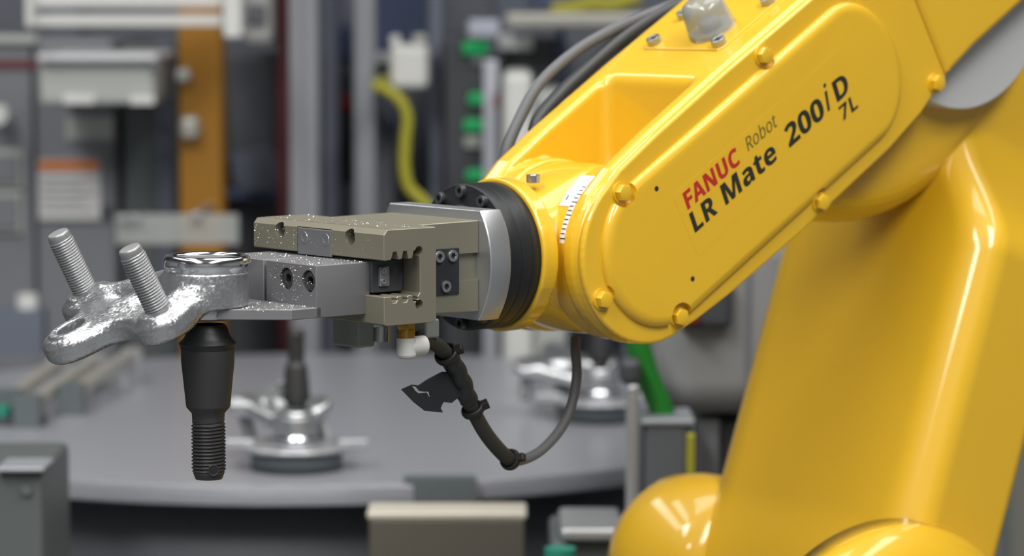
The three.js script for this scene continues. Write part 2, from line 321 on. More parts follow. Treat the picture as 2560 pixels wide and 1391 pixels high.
  const fl = mesh('tool_flange', rob(lathe(flangePts.map(([r, y]) => [r, y]), 96).rotateZ(-Math.PI / 2).translate(99.4, 0.6, -59)), M.blackAnod, robot, 'stacked black flange rings');
  for (let k = 0; k < 12; k++) { const a = THREE.MathUtils.degToRad(90 + k * 30); mesh('cap_screw', rob(capScrew(3.6, 4).rotateZ(Math.PI / 2).translate(99.2, 0.6 + 38 * Math.sin(a), -59 + 38 * Math.cos(a))), M.screwDark, fl); }
  // elbow: grey joint disc and yellow bulge under the forearm
  const disc = mesh('joint_disc', rob(extr((() => { const s = new THREE.Shape(); s.absarc(493, 157, 80, 0, Math.PI * 2); return s; })(), -60, -27, 1.2, 3, 64)), M.greyDisc, robot, 'grey metal disc at the elbow joint');
  const seg = []; for (let a = 205; a <= 372; a += 4) { const t = THREE.MathUtils.degToRad(a); seg.push([421 + 152 * Math.cos(t), 157 + 152 * Math.sin(t)]); }
  seg.push([556, 196], [300, 96]);
  mesh('elbow_bulge', rob(extr(poly(seg), -112, -42, 26, 8, 12)), M.yellow, robot, 'rounded yellow elbow housing');
  // upper arm
  const J3 = [603, 164], L = Math.hypot(J3[0] - J2[0], J3[1] - J2[1]), D = [(J3[0] - J2[0]) / L, (J3[1] - J2[1]) / L], Q = [D[1], -D[0]];
  const uf = (x, y, z) => {
    const s = (x - J2[0]) * D[0] + (y - J2[1]) * D[1], q = (x - J2[0]) * Q[0] + (y - J2[1]) * Q[1] + 11;
    const k = Math.max(0, Math.min(1, (s - 222) / 90)), zhi = 8 - 56 * k * k * (3 - 2 * k), zlo = -192, zc = z - (zhi + zlo) / 2, t = (zhi - zlo) / 2, w = 46;
    const rr = zc > 0 ? 13 : 40, e = Math.hypot(Math.max(Math.abs(q) - w + rr, 0), Math.max(Math.abs(zc) - t + rr, 0)) + Math.min(Math.max(Math.abs(q) - w + rr, Math.abs(zc) - t + rr), 0) - rr;
    const bevel = ((zc - t) * 0.64 - (q + w) * 0.77) + 10;           // long chamfer on the front edge
    let d = smax(smax(e, bevel, 8), Math.abs(s - 190) - 250, 16);
    const hub = sdExtr(Math.hypot(x - J2[0], y - J2[1]) - 56, Math.abs(z + 108) - 80, 16);
    return smin(d, hub, 14) * 0.9;
  };
  mesh('upper_arm', rob(solid(uf, [320, -345, -212], [700, 270, 20], 2.6)), M.yellow, robot, 'smooth yellow upper arm leaning back');
  // motor dome on the far side of the shoulder
  mesh('shoulder_dome', rob(lathe([[0, -50], [19, -49], [38, -44], [52, -34], [61, -19], [64, 0], [64, 40], [40, 60], [0, 60]], 72).rotateX(Math.PI / 2).translate(437, -242, -216)), M.yellow, robot, 'domed yellow motor cover');
  // near-side shoulder cover
  const sc = mesh('shoulder_cover', rob(lathe([[0, 40], [90, 39], [118, 35], [136, 26], [146, 12], [149, -4], [0, -8]], 96).rotateX(Math.PI / 2).translate(388, -325, 4)), M.yellow, robot, 'round yellow shoulder cover');
  mesh('cover_seam', rob(new THREE.TorusGeometry(104, 0.8, 8, 120).translate(388, -325, 41)), M.black, sc, 'thin dark seam');
  // turret below the shoulder
  const turret = mesh('turret', rob(lathe([[0, 168], [60, 165], [110, 150], [150, 116], [166, 60], [168, -10], [150, -120], [138, -200], [0, -200]], 72).translate(440, -438, -90)), M.yellow, robot, 'rounded yellow turret under the shoulder');
  mesh('turret_seam', rob(new THREE.TorusGeometry(132, 1.0, 8, 96).rotateX(Math.PI / 2).translate(440, -302, -90)), M.black, turret);
  mesh('base_casting', rob(extr(poly([[-140, -110], [140, -110], [150, -90], [150, 90], [140, 110], [-140, 110], [-150, 90], [-150, -90]]), 0, 90, 8).rotateX(-Math.PI / 2).translate(440, -690, -62)), M.yellow, robot);
  mesh('pedestal', rob(box(260, 620, -footY, -690, -240, 116, 6)), M.steelDark, robot, 'dark steel pedestal');
  // cables along the far side of the arm
  const c1 = [[1262, 400], [1270, 365], [1300, 295], [1345, 215], [1430, 135], [1530, 75], [1700, 4], [1800, -40]].map(p => onz(p[0], p[1], -126));
  const c2 = [[1335, 330], [1345, 300], [1400, 235], [1480, 160], [1560, 92], [1640, 40], [1720, 0], [1810, -40]].map(p => onz(p[0], p[1], -124));
  mesh('cable', rob(tube(c1, 3.6)), M.cableGrey, robot, 'grey cable arching along the back of the forearm');
  mesh('cable', rob(tube(c2, 4.2)), M.cableDark, robot, 'dark grey cable lying on the back of the forearm');
}

/* ---------------------------------------------------------------- gripper */
const gripBase = V(0, -27, -60);
const gripW = toWorld(gripBase.x, gripBase.y, gripBase.z);
const gripper = thing('parallel_gripper', 'olive grey two-jaw parallel gripper bolted to the black flange', 'gripper', gripW, TURN);
const gr = g => mm(g.translate(-gripBase.x, -gripBase.y, -gripBase.z));
const faceX = (g, x, y, z) => g.rotateZ(Math.PI / 2).translate(x, y, z);       // +y part -> facing -x
const faceZ = (g, x, y, z) => g.rotateX(Math.PI / 2).translate(x, y, z);       // +y part -> facing +z
{
  // housing: serrated C profile drawn along z
  const s = new THREE.Shape();
  s.moveTo(0, 21.8); s.lineTo(0, 8.4); s.lineTo(0.6, 7.9); s.lineTo(5.0, 8.2);
  const notchT = [[5.0, 6.4, 8.8, 10.2], [12.2, 13.4, 15.8, 17.0], [19.3, 20.6, 23.0, 24.4]];
  for (const [a, b, c, d] of notchT) { s.lineTo(a, 8.2); s.lineTo(b, 12.4); s.lineTo(c, 12.4); s.lineTo(d, 8.2); }
  s.lineTo(24.6, 7.6); s.lineTo(24.6, -10.6);
  for (const c of [21.4, 14.2, 7.0]) { s.lineTo(c + 2.4, -11.6); s.lineTo(c + 1.5, -12.6); s.lineTo(c + 2.0, -13.8); s.lineTo(c + 1.1, -15.2); s.lineTo(c - 1.1, -15.2); s.lineTo(c - 2.0, -13.8); s.lineTo(c - 1.5, -12.6); s.lineTo(c - 2.4, -11.6); }
  s.lineTo(0.4, -11.6); s.lineTo(0, -12); s.lineTo(0, -26.4); s.lineTo(1.6, -27.4); s.lineTo(34.6, -27.4); s.lineTo(36, -26); s.lineTo(36, 23.6); s.lineTo(35.2, 24.6); s.lineTo(2.4, 24.6); s.closePath();
  let hg = extr(s, -121, 0, 0.35, 1, 4);
  const notchCut = extr(poly([[-4, 4], [2.0, 4], [2.0, 20.5], [-4, 20.5]]), -79, -47);
  hg = cut(hg, [cylX(4.6, -2, 12, 19.0, -95.4, 32), cylX(4.6, -2, 12, 19.0, -30.2, 32), box(-4, 1.2, 3, 22.2, -79, -47, 0.1), cylZ(2.6, -8, 2, 23.9, 12.2, 28), cylZ(2.6, -8, 2, 24.0, -17.0, 28), cylY(3, 20, 30, 25, -24, 28), cylY(3, 20, 30, 25, -96, 28)]);
  const housing = mesh('jaw_housing', gr(flat(hg, 25)), M.anod, gripper, 'olive grey anodised housing with serrated jaw slot');
  mesh('top_strip', gr(box(6.5, 35, 24.3, 24.95, -119.5, -1.2, 0.3)), M.anod, housing, 'smooth metal strip on top');
  mesh('hole_lining', gr(cylX(4.5, 10, 11.4, 19.0, -30.2, 32)), M.steelDark, housing);
  mesh('sunk_screw', gr(faceX(capScrew(4.2, 4), 4, 19.0, -95.4)), M.screwDark, housing, 'dark screw packed with swarf');
  const cov = mesh('cover_plate', gr((() => { const g = box(0, 1.6, 6.8, 21.6, -78.7, -47.3, 0.5); return g.translate(-0.1, 0, 0); })()), M.steel, gripper, 'small grey cover plate with two screws');
  for (const z of [-72.6, -52.5]) mesh('countersunk_screw', gr(faceX(capScrew(3.5, 1.2), -0.5, 16.2, z)), M.screw, cov);
  // rear body
  let body = extr(poly([[36, -25], [82, -26.5], [82, 25], [36, 24.4]]), -100, -19.8, 0.5, 1);
  body = cut(body, [extr(poly([[36.5, 6.9], [90, 6.9], [90, -8.3], [36.5, -8.3]]), -23, -10)]);
  const bodyM = mesh('cylinder_body', gr(flat(body, 25)), M.anod, gripper, 'olive grey rear body with a milled side groove');
  mesh('groove_fillet', gr(extr(poly([[36.5, -8.3], [82, -8.3], [82, -5.4], [36.5, -5.4]]), -23.2, -22.2)), M.anod, bodyM);
  const sp = mesh('side_plate', gr(box(38, 67.3, -15.6, 10.4, -21.5, -18.8, 0.4)), M.plateBlack, gripper, 'black side plate with silver cap screws');
  for (const [x, y] of [[52.6, 6.1], [62.0, 6.1], [57.2, -10.7], [44, -10.7]]) mesh('cap_screw', gr(faceZ(capScrew(3.3, 3.2), x, y, -17.2)), M.screw, sp);
  // adapter plate: disc with flats
  const ad = new THREE.Shape(); { const R = 51, yt = 30.4, yb = -31.6, c = 0.6; const at0 = Math.asin((yt - c) / R), at1 = Math.asin((yb - c) / R); const P = []; for (let i = 0; i <= 40; i++) { const a = at1 + (at0 - at1) * i / 40; P.push([R * Math.cos(a), c + R * Math.sin(a)]); } for (let i = 0; i <= 40; i++) { const a = Math.PI - at0 + (2 * at0 - (at0 + at1)) * 0 + (at0 - at1) * i / 40; P.push([R * Math.cos(a), c + R * Math.sin(a)]); } P.forEach(([x, y], i) => i ? ad.lineTo(x, y) : ad.moveTo(x, y)); ad.closePath(); }
  mesh('adapter_plate', gr(flat(extr(ad, 0, 15, 1.0, 3).rotateY(-Math.PI / 2).translate(97, 0, -60), 30)), M.alu, gripper, 'silver turned aluminium adapter plate');
  // base jaws in the slot
  for (const [z0, z1] of [[-58, -14], [-104, -62]]) {
    const j = mesh('base_jaw', gr(box(2.5, 23.8, -10.6, 7.2, z0, z1, 0.6)), M.steelDark, gripper, 'dark steel base jaw');
    const end = z1 > -30 ? z1 : null;
    if (end) { const pl = mesh('jaw_clip', gr(box(7, 13.5, -7.2, 3.6, end - 1, end + 1.6, 0.4)), M.steel, j, 'small grey clip with two screws'); for (const y of [1.2, -4.6]) mesh('clip_screw', gr(faceZ(capScrew(1.7, 1.6), 9.2, y, end + 2.4)), M.screw, pl); }
  }
  // fingers
  const fin = (zNear, zFar, outlinePts, dir) => {
    let b = box(-33, 3, -22, 6.2, Math.min(zNear, zFar), Math.max(zNear, zFar), 0.5);
    const zs = dir > 0 ? [-43.5, -23.4] : [-101, -90];
    b = cut(b, zs.map(z => cylX(6.0, -40, -27, -2.7, z, 36)));
    const F = mesh('gripper_finger', gr(flat(b, 25)), M.steel, gripper, 'grey machined gripper finger');
    let p = extr(poly(outlinePts.map(([x, z]) => [x, -z])), -22, -16.3, 0.4, 1).rotateX(-Math.PI / 2);
    p = cut(p, [cylY(17.5, -30, -10, -73.5, -60, 48)]);
    mesh('support_plate', gr(flat(p, 25)), M.steel, F);
    for (const z of zs) mesh('cap_screw', gr(faceX(capScrew(5.3, 6), -32.0, -2.7, z)), M.screwDark, F);
    return F;
  };
  fin(-16.5, -62.5, [[-30, -16.5], [-49, -16.5], [-86, -50], [-91, -59], [-30, -59]], 1);
  fin(-65, -108, [[-30, -61], [-91, -61], [-86, -70], [-49, -104], [-30, -108]], -1);
  // pneumatic fittings and sensor underneath
  const fit = mesh('brass_fitting', gr(flat(join([hexHead(5.2, 5).rotateX(Math.PI / 2).translate(26, -27.2, -14), cylY(4.8, -37, -32, 26, -14, 24)]), 30)), M.brass, gripper, 'brass hexagon fitting');
  mesh('elbow_connector', gr(join([cylY(5.4, -46, -36.5, 26, -14, 28), cylX(5.4, 26, 38, -41.5, -14, 28), lathe([[5.4, 0], [5.2, 1.2], [4.2, 2.4], [0, 3]], 28).rotateX(Math.PI).translate(26, -45.5, -14)])), M.milky, fit, 'white plastic elbow connector');
  mesh('brass_fitting', gr(flat(join([hexHead(5.2, 5).rotateX(Math.PI / 2).translate(24, -27.2, -34), cylY(4.6, -40, -32, 24, -34, 24)]), 30)), M.screw, gripper);
  mesh('sensor_block', gr(box(8, 20, -43, -27.2, -58, -34, 1.6)), M.smoky, gripper, 'smoky translucent sensor block');
  mesh('sensor_block', gr(box(38, 48, -38, -27.4, -22, -12, 1.4)), M.smoky, gripper, 'smoky translucent connector block');
}
// cable loop with taped sleeve
{
  const px = (list, z0, z1) => list.map(([x, y], i) => onz(x, y, z0 + (z1 - z0) * i / (list.length - 1)));
  const root = toWorld(138, -122, -40);
  const cable = thing('sensor_cable', 'grey cable hanging in a loop below the wrist with a dark taped sleeve', 'cable', root, TURN);
  const cl = g => mm(g.translate(-138, 122, 40));
  mesh('loose_cable', cl(tube(px([[1437, 846], [1438, 870], [1441, 950], [1415, 1050], [1355, 1125], [1300, 1152], [1268, 1150]], -62, -42), 3.0)), M.cableGrey, cable, 'plain grey cable');
  const sleevePts = px([[1285, 1155], [1262, 1140], [1215, 1085], [1175, 1010], [1150, 945], [1118, 888], [1085, 858], [1050, 843]], -42, -16), sleeveCurve = new THREE.CatmullRomCurve3(sleevePts);
  const sl = mesh('cable_sleeve', cl(tube(sleevePts, 4.3)), M.sleeve, cable, 'dark taped sleeve');
  const wrapPts = []; for (let i = 0; i <= 12; i++) wrapPts.push(sleeveCurve.getPoint(0.44 + 0.3 * i / 12).add(V(0.5 * Math.sin(i * 2.1), 0.5 * Math.cos(i * 1.7), 0)));
  mesh('tape_wrap', cl(tube(wrapPts, 5.4, 40, 14)), M.tape, sl, 'black tape wrapped round the sleeve');
  for (const [t, r] of [[0.06, 5.2], [0.4, 5.6], [0.72, 6.0]]) {
    const p = sleeveCurve.getPoint(t), q = new THREE.Quaternion().setFromUnitVectors(V(0, 0, 1), sleeveCurve.getTangent(t).normalize());
    mesh('cable_tie', cl(new THREE.TorusGeometry(r, 1.3, 8, 28).scale(1, 1, 1.8).applyQuaternion(q).translate(p.x, p.y, p.z)), M.rubber, sl);
    mesh('tie_head', cl(box(-2.6, 2.6, -2.2, 2.2, -2.4, 2.4, 0.6).translate(r + 1.4, 0, 0).applyQuaternion(q).translate(p.x, p.y, p.z)), M.rubber, sl);
  }
  const edge = [[1152, 948], [1128, 930], [1105, 930], [1070, 948], [1046, 964], [1030, 962], [1003, 974], [1034, 1006], [1062, 1028], [1107, 1032], [1101, 1021], [1108, 1006], [1129, 1008], [1146, 994], [1165, 985]];
  const sh = poly(edge.map(([x, y]) => { const p = onz(x, y, -27); return [p.x, p.y]; }));
  const tear = new THREE.Path(); [[1029, 965], [1038, 978], [1046, 984], [1066, 982], [1072, 992], [1076, 996], [1072, 980], [1060, 980], [1048, 978], [1040, 968]].forEach(([x, y], i) => { const p = onz(x, y, -27); tear[i ? 'lineTo' : 'moveTo'](p.x, p.y); }); tear.closePath(); sh.holes.push(tear);
  mesh('tape_flag', cl(extr(sh, -27.4, -26.6, 0.1, 1)), M.tape, cable, 'torn black tape flag');
}

/* ---------------------------------------------------------------- ball joint held by the fingers */
// frame: millimetres, world axes, origin at the socket axis, top of the crimp ring at y = 0
const bjW = toWorld(-73.5, 9.3, -60);
const n3 = V(-0.37, 0.897, 0.248).normalize();
const S2 = at(397, 778, 1.585).sub(bjW).multiplyScalar(1000);
const onFlange = (px, py) => { const r = ray(px, py), c = V(0, CAM_Y, 0), p0 = S2.clone().multiplyScalar(0.001).add(bjW), t = p0.clone().sub(c).dot(n3) / r.dot(n3); return c.addScaledVector(r, t).sub(bjW).multiplyScalar(1000); };
const S1 = onFlange(216, 733), SC = onFlange(176, 820);
const ax = S1.clone().sub(S2).normalize(), bx3 = n3.clone().cross(ax);       // in-plane axes
const flat2 = p => { const q = p.clone().sub(S2); return [q.dot(ax), q.dot(bx3)]; };
const threadGeo = (rc, rr, pitch, y0, y1, seg = 48) => {
  const n = Math.ceil((y1 - y0) / (pitch / 6)), pos = [], idx = [], uv = [];
  for (let i = 0; i <= n; i++) for (let j = 0; j <= seg; j++) { const y = y0 + (y1 - y0) * i / n, a = j / seg * Math.PI * 2; let t = (y / pitch + j / seg) % 1; if (t < 0) t += 1; const w = Math.abs(t * 2 - 1), fade = Math.min(1, i / 8, (n - i) / 8), r = rr + (rc - rr) * Math.min(1, Math.max(0, w * 1.5 - 0.25)) * fade; pos.push(r * Math.cos(a), y, r * Math.sin(a)); uv.push(j / seg, i / n); }
  for (let i = 0; i < n; i++) for (let j = 0; j < seg; j++) { const a = i * (seg + 1) + j; idx.push(a, a + seg + 1, a + 1, a + 1, a + seg + 1, a + seg + 2); }
  const g = new THREE.BufferGeometry(); g.setAttribute('position', new THREE.Float32BufferAttribute(pos, 3)); g.setAttribute('uv', new THREE.Float32BufferAttribute(uv, 2)); g.setIndex(idx); g.computeVertexNormals(); return g;
};
const ball = thing('ball_joint', 'forged zinc-plated ball joint with two threaded studs held in the gripper fingers', 'ball joint', bjW);
{
  const c2 = flat2(SC), s1 = flat2(S1);
  const tri = sdPoly([[0, 0], s1, c2].map(([x, y]) => [x, y]));
  const soc = V(0, -16, 0);
  const midA = V(-6, -9, 2), s2r = S2.clone().addScaledVector(n3, -7), s1r = S1.clone().addScaledVector(n3, -7);
  const f = (x, y, z) => {
    const px = x - S2.x, py = y - S2.y, pz = z - S2.z;
    const a = px * ax.x + py * ax.y + pz * ax.z, b = px * bx3.x + py * bx3.y + pz * bx3.z, h = px * n3.x + py * n3.y + pz * n3.z;
    let o = Math.min(Math.hypot(a, b) - 15.5, Math.hypot(a - s1[0], b - s1[1]) - 16.8);
    o = smin(o, Math.hypot(a - c2[0], b - c2[1]) - 18.5, 2);
    o = smin(o, tri(a, b) - 2.5, 16);
    let d = sdExtr(o, Math.abs(h + 7.6) - 6.9, 5);
    // pads around studs and hole stand slightly proud
    const pads = Math.min(Math.hypot(a, b) - 11.5, Math.hypot(a - s1[0], b - s1[1]) - 11.5, Math.hypot(a - c2[0], b - c2[1]) - 12.5);
    d = smin(d, sdExtr(pads, Math.abs(h + 6) - 6.7, 1), 2.2);
    // webs to the socket
    const p = [x, y, z];
    d = smin(d, sdCaps(p, [s2r.x, s2r.y, s2r.z], [4, -15.5, 8], 8, 9.5), 9);
    d = smin(d, sdCaps(p, [s1r.x, s1r.y, s1r.z], [-4, -12, -8], 8, 10.5), 9);
    d = smin(d, sdCaps(p, [(s1r.x + s2r.x) / 2, (s1r.y + s2r.y) / 2, (s1r.z + s2r.z) / 2], [-6, -12, 0], 6, 11), 12);
    // socket
    const s = sdExtr(Math.hypot(x, z) - 22.2, Math.abs(y + 16) - 9.6, 1.6);
    d = smin(d, s, 7);
    d = smax(d, -(Math.hypot(x, z) - 15), 1);                                    // bore
    d = smax(d, -Math.max(Math.hypot(x, z) - 21, -6 - y), 1);                     // seat of the ring
    // bored hole
    d = smax(d, -(Math.hypot(a - c2[0], b - c2[1]) - 8.2), 1);
    return d + 0.10 * nz(x * 0.35, y * 0.35, z * 0.35);
  };
  const bump = (x, y, z) => [0.24 * nz(x * 0.8, y * 0.8, z * 0.8) + 0.2 * nz(x * 1.7, y * 1.7, z * 1.7), 0.24 * nz(x * 0.8 + 50, y * 0.8, z * 0.8) + 0.2 * nz(x * 1.7 + 9, y * 1.7, z * 1.7), 0.24 * nz(x * 0.8, y * 0.8 + 50, z * 0.8) + 0.2 * nz(x * 1.7, y * 1.7 + 9, z * 1.7)];
  const lo = [Math.min(S1.x, SC.x) - 22, SC.y - 30, S1.z - 22], hi = [26, 4, Math.max(S2.z, SC.z) + 24];
  mesh('forged_body', mm(solid(f, lo, hi, 0.9, bump)), M.zinc, ball, 'bright forged zinc-plated body');
  // chromed crimp ring and cap
  mesh('socket_cap', mm(lathe([[18.2, -1.8], [17.6, -3.4], [16.4, -4.2], [14.8, -3.8], [13.4, -2.2], [11.8, -1.4], [0, -1.0]], 64).translate(0, 2.4, 0)), M.studGrey, ball, 'dished socket cap');
  mesh('crimp_ring', mm(lathe([[21.8, -9.4], [22.2, -7.6], [23.0, -6.8], [23.6, -5.4], [23.7, -3.6], [23.2, -1.8], [22.2, -0.6], [20.9, -0.1], [19.7, -0.5], [18.6, -1.6], [18.0, -3.0]], 96).translate(0, 2.4, 0)), M.chrome, ball, 'chromed crimp ring with cap');
  mesh('socket_collar', mm(lathe([[14, -24], [17, -25], [17.4, -27.5], [16.5, -31], [14, -32.5], [0, -33]], 64)), M.zinc, ball);
  // pivot stud: boot neck, taper, thread, cross hole (ring top y = 0, photo row 648)
  const yy = py => -9.3 - 36.4 - (py - 860) / 4.614 - 0;
  const prof = [[9, yy(812)], [10.4, yy(820)], [11.2, yy(832)], [12.0, yy(842)], [13.2, yy(850)], [14.9, yy(857)], [15.1, yy(860)], [14.4, yy(864)], [14.3, yy(872)], [14.3, yy(905)], [11.9, yy(1015)], [11.7, yy(1019)], [8.9, yy(1034)], [8.7, yy(1048)], [8.7, yy(1054)]];
  const stud = mesh('pivot_stud', mm(lathe(prof.slice().reverse(), 72)), M.phosphate, ball, 'dark grey tapered pivot stud');
  mesh('rubber_neck', mm(lathe(prof.slice(0, 9).map(([r, y]) => [r + 0.35, y]).reverse(), 64)), M.rubber, stud, 'black rubber boot neck');
  let th = mergeVertices(mergeGeometries([threadGeo(9.3, 8.3, 1.9, yy(1186), yy(1052)), lathe([[0, yy(1199)], [7.2, yy(1199)], [8.3, yy(1186)]], 48)].map(g => { const q = g.toNonIndexed(); q.deleteAttribute('normal'); return q; })), 1e-3);
  mesh('stud_thread', mm(th), M.phosphate, stud, 'dark threaded end');
  const hx = 0.36, hp = V(Math.sin(hx) * 8.75, yy(1172), Math.cos(hx) * 8.75);
  mesh('pin_hole', mm(cylZ(2.7, -0.5, 0.5, 0, 0, 28).rotateY(hx).translate(hp.x, hp.y, hp.z)), M.rubber, stud, 'cross hole for a split pin');
  mesh('pin_hole_rim', mm(new THREE.TorusGeometry(2.8, 0.35, 8, 28).rotateY(hx).translate(hp.x * 1.05, hp.y, hp.z * 1.05)), M.phosphate, stud);
  // wheel studs
  for (const S of [S2, S1]) {
    const q = new THREE.Quaternion().setFromUnitVectors(V(0, 1, 0), n3), g = threadGeo(7.05, 6.35, 1.55, -2, 35, 40);
    const m1 = mesh('threaded_stud', mm(g.applyQuaternion(q).translate(S.x, S.y, S.z)), M.studGrey, ball, 'grey threaded stud');
    mesh('stud_end', mm(lathe([[6.4, 34.6], [6.4, 37], [5.8, 38.2], [5.2, 38.4], [0, 38.4]], 40).applyQuaternion(q).translate(S.x, S.y, S.z)), M.studGrey, m1);
  }
}
// swarf: countless bright chips on fingers, housing and socket
{
  const N = 1500, g = new THREE.TetrahedronGeometry(0.00034), im = new THREE.InstancedMesh(g, M.chip, N), m = new THREE.Matrix4(), q = new THREE.Quaternion(), e = new THREE.Euler();
  im.name = 'metal_swarf'; im.castShadow = im.receiveShadow = true; im.userData = { kind: 'stuff', label: 'tiny bright metal chips scattered over the gripper fingers', category: 'swarf' };
  for (let i = 0; i < N; i++) {
    let p; const t = rnd();
    if (t < 0.34) p = [-33 - rnd() * 34, -16.2, -18 - rnd() * 42];
    else if (t < 0.55) p = [-33 + rnd() * 36, 6.35, -17 - rnd() * 45];
    else if (t < 0.68) p = [-33.1, -15 + rnd() * 20, -18 - rnd() * 44];
    else if (t < 0.80) p = [-0.05, 9 + rnd() * 12, -120 + rnd() ** 2 * 110];
    else if (t < 0.92) p = [2 + rnd() * 32, 25.0, -119 + rnd() * 117];
    else p = [-33 + rnd() * 34, 6.35, -67 - rnd() * 40];
    const w = toWorld(...p), s = 0.35 + rnd() ** 2 * 1.3;
    e.set(rnd() * 6, rnd() * 6, rnd() * 6); q.setFromEuler(e); m.compose(w, q, V(s, s * 0.6, s * (0.6 + rnd()))); im.setMatrixAt(i, m);
  }
  scene.add(im);
}
/* ---------------------------------------------------------------- machines behind the robot */
const mk = (color, roughness = 0.55, metalness = 0.1) => std({ color, roughness, metalness });
const B = {
  cabinet: mk(0x7c7f86), cabinetDark: mk(0x5c6466), pale: mk(0xb4b7b4), white: mk(0xdedfdd, 0.45), lid: mk(0xe8e9ee, 0.35), ochre: mk(0x9a6a12, 0.5), wine: mk(0x6a3038), post: mk(0x9a9ea5, 0.45, 0.35), slate: mk(0x6b7282), navy: mk(0x4b5878), blackBox: mk(0x44474c, 0.5), red: mk(0x8a2a22), hoseYellow: mk(0xa8a32e, 0.5), green: mk(0x1f7a25, 0.45), table: std({ color: 0xa3a5ae, roughness: 0.34, metalness: 0.35, bumpMap: rep(cloudTex, 3), bumpScale: 0.0006 }), rim: mk(0x6a6d73, 0.4, 0.4), beige: mk(0x5a564e, 0.55), beigeLit: mk(0xc9c3b6, 0.4), paper: mk(0xd6d6d8, 0.7), orange: mk(0xd07a3a, 0.7), blue: mk(0x2f6fb4, 0.45), teal: mk(0x2c8f78, 0.45), rod: mk(0xb9bbbf, 0.3, 0.6), aluminium: mk(0xb7b5ae, 0.4, 0.5), panel: mk(0x686d78), ink: mk(0x8c8d92, 0.7),  // bracket tones: beige darkened by table shade, its top tone lightened as lit
  acrylic: phy({ color: 0xf4f4f2, roughness: 0.25, transparent: true, opacity: 0.62 }),  // white veil for the painted striplight reflections
  acrylicGrey: phy({ color: 0xb9bdba, roughness: 0.25, transparent: true, opacity: 0.5 }),
  led: std({ color: 0x1a8a50, emissive: 0x16a05a, emissiveIntensity: 0.8, roughness: 0.4 }),
};
// a box seen between pixels (x0, y0) and (x1, y1) on the plane z = -d, going back by t metres; world coordinates
const pxBox = (x0, y0, x1, y1, d, t, r = 0.004) => {
  const a = atZ(x0, y0, -d), b = atZ(x1, y1, -d), w = b.x - a.x, h = a.y - b.y;
  return new RoundedBoxGeometry(w, h, t, 2, Math.min(r, w * 0.4, h * 0.4, t * 0.4)).translate((a.x + b.x) / 2, (a.y + b.y) / 2, -d - t / 2);
};
const toFloor = (x0, y0, x1, d, t, r = 0.004) => {
  const a = atZ(x0, y0, -d), b = atZ(x1, y0, -d), w = b.x - a.x;
  return new RoundedBoxGeometry(w, a.y, t, 2, Math.min(r, w * 0.4, t * 0.4)).translate((a.x + b.x) / 2, a.y / 2, -d - t / 2);
};
const post = (x0, x1, d, t, top = 2.2) => {
  const a = atZ(x0, 300, -d), b = atZ(x1, 300, -d), w = b.x - a.x;
  return new RoundedBoxGeometry(w, top, t, 2, 0.004).translate((a.x + b.x) / 2, top / 2, -d - t / 2);
};
function bgThing(name, label, category, parts, group) {             // parts: [name, geometry in world coordinates, material, label, parent index]
  const all = new THREE.Box3(); parts.forEach(p => { p[1].computeBoundingBox(); all.union(p[1].boundingBox); });
  const c = all.getCenter(V(0, 0, 0)); c.y = all.min.y;
  const g = thing(name, label, category, c, 0, group), made = [];
  for (const [n, geo, mat, lab, par] of parts) made.push(mesh(n, geo.translate(-c.x, -c.y, -c.z), mat, par === undefined ? g : made[par], lab));
  return g;
}
const PANEL = 4.06;
bgThing('machine_enclosure', 'dark slate sheet-metal enclosure at the back of the machine cell', 'enclosure', [
  ['sheet', slab(-1.5, 1.6, 0, 2.3, -PANEL - 0.05, -PANEL), B.panel],
  ...[-1.2, -0.6, 0, 0.6, 1.2].map(x => ['rib', slab(x - 0.02, x + 0.02, 0, 2.3, -PANEL, -PANEL + 0.02), B.slate]),
]);
// control cabinets
bgThing('control_cabinet', 'grey control cabinet with an orange-headed warning notice', 'cabinet', [
  ['body', toFloor(-420, 96, 287, 3.62, 0.4, 0.01), B.cabinet],
  ['door_seam', pxBox(86, 100, 90, 880, 3.618, 0.01, 0.001), B.cabinetDark],
  ['top_trim', pxBox(-420, 88, 92, 112, 3.61, 0.06), B.pale],
  ['red_band', pxBox(-420, 150, 92, 172, 3.616, 0.008, 0.001), B.wine],
  ['warning_notice', pxBox(94, 400, 252, 550, 3.612, 0.01, 0.001), B.paper, 'white paper notice'],
  ['notice_heading', pxBox(96, 402, 246, 428, 3.610, 0.004, 0.001), B.orange, 'orange heading band', 4],
  ...[0, 1, 2, 3, 4].map(i => ['notice_line', pxBox(104, 446 + i * 19, 236 - (i % 2) * 30, 451 + i * 19, 3.6105, 0.003, 0.0005), B.ink, undefined, 4]),
  ['name_plate', pxBox(165, 292, 284, 350, 3.612, 0.01, 0.001), B.pale],
  ['vent_frame', pxBox(-90, 375, 58, 470, 3.612, 0.01, 0.002), B.pale],
  ['vent', pxBox(-80, 388, 44, 456, 3.606, 0.012, 0.002), B.cabinet],
  ['vent_frame', pxBox(-90, 478, 58, 585, 3.612, 0.01, 0.002), B.pale],
  ['vent', pxBox(-80, 492, 44, 572, 3.606, 0.012, 0.002), B.cabinet],
  ['knob', cylZ(0.012, -3.60, -3.57, atZ(4, 285, -3.6).x, atZ(4, 285, -3.6).y, 24), B.white],
  ['latch', pxBox(255, 515, 272, 545, 3.6, 0.03), B.blackBox],
]);
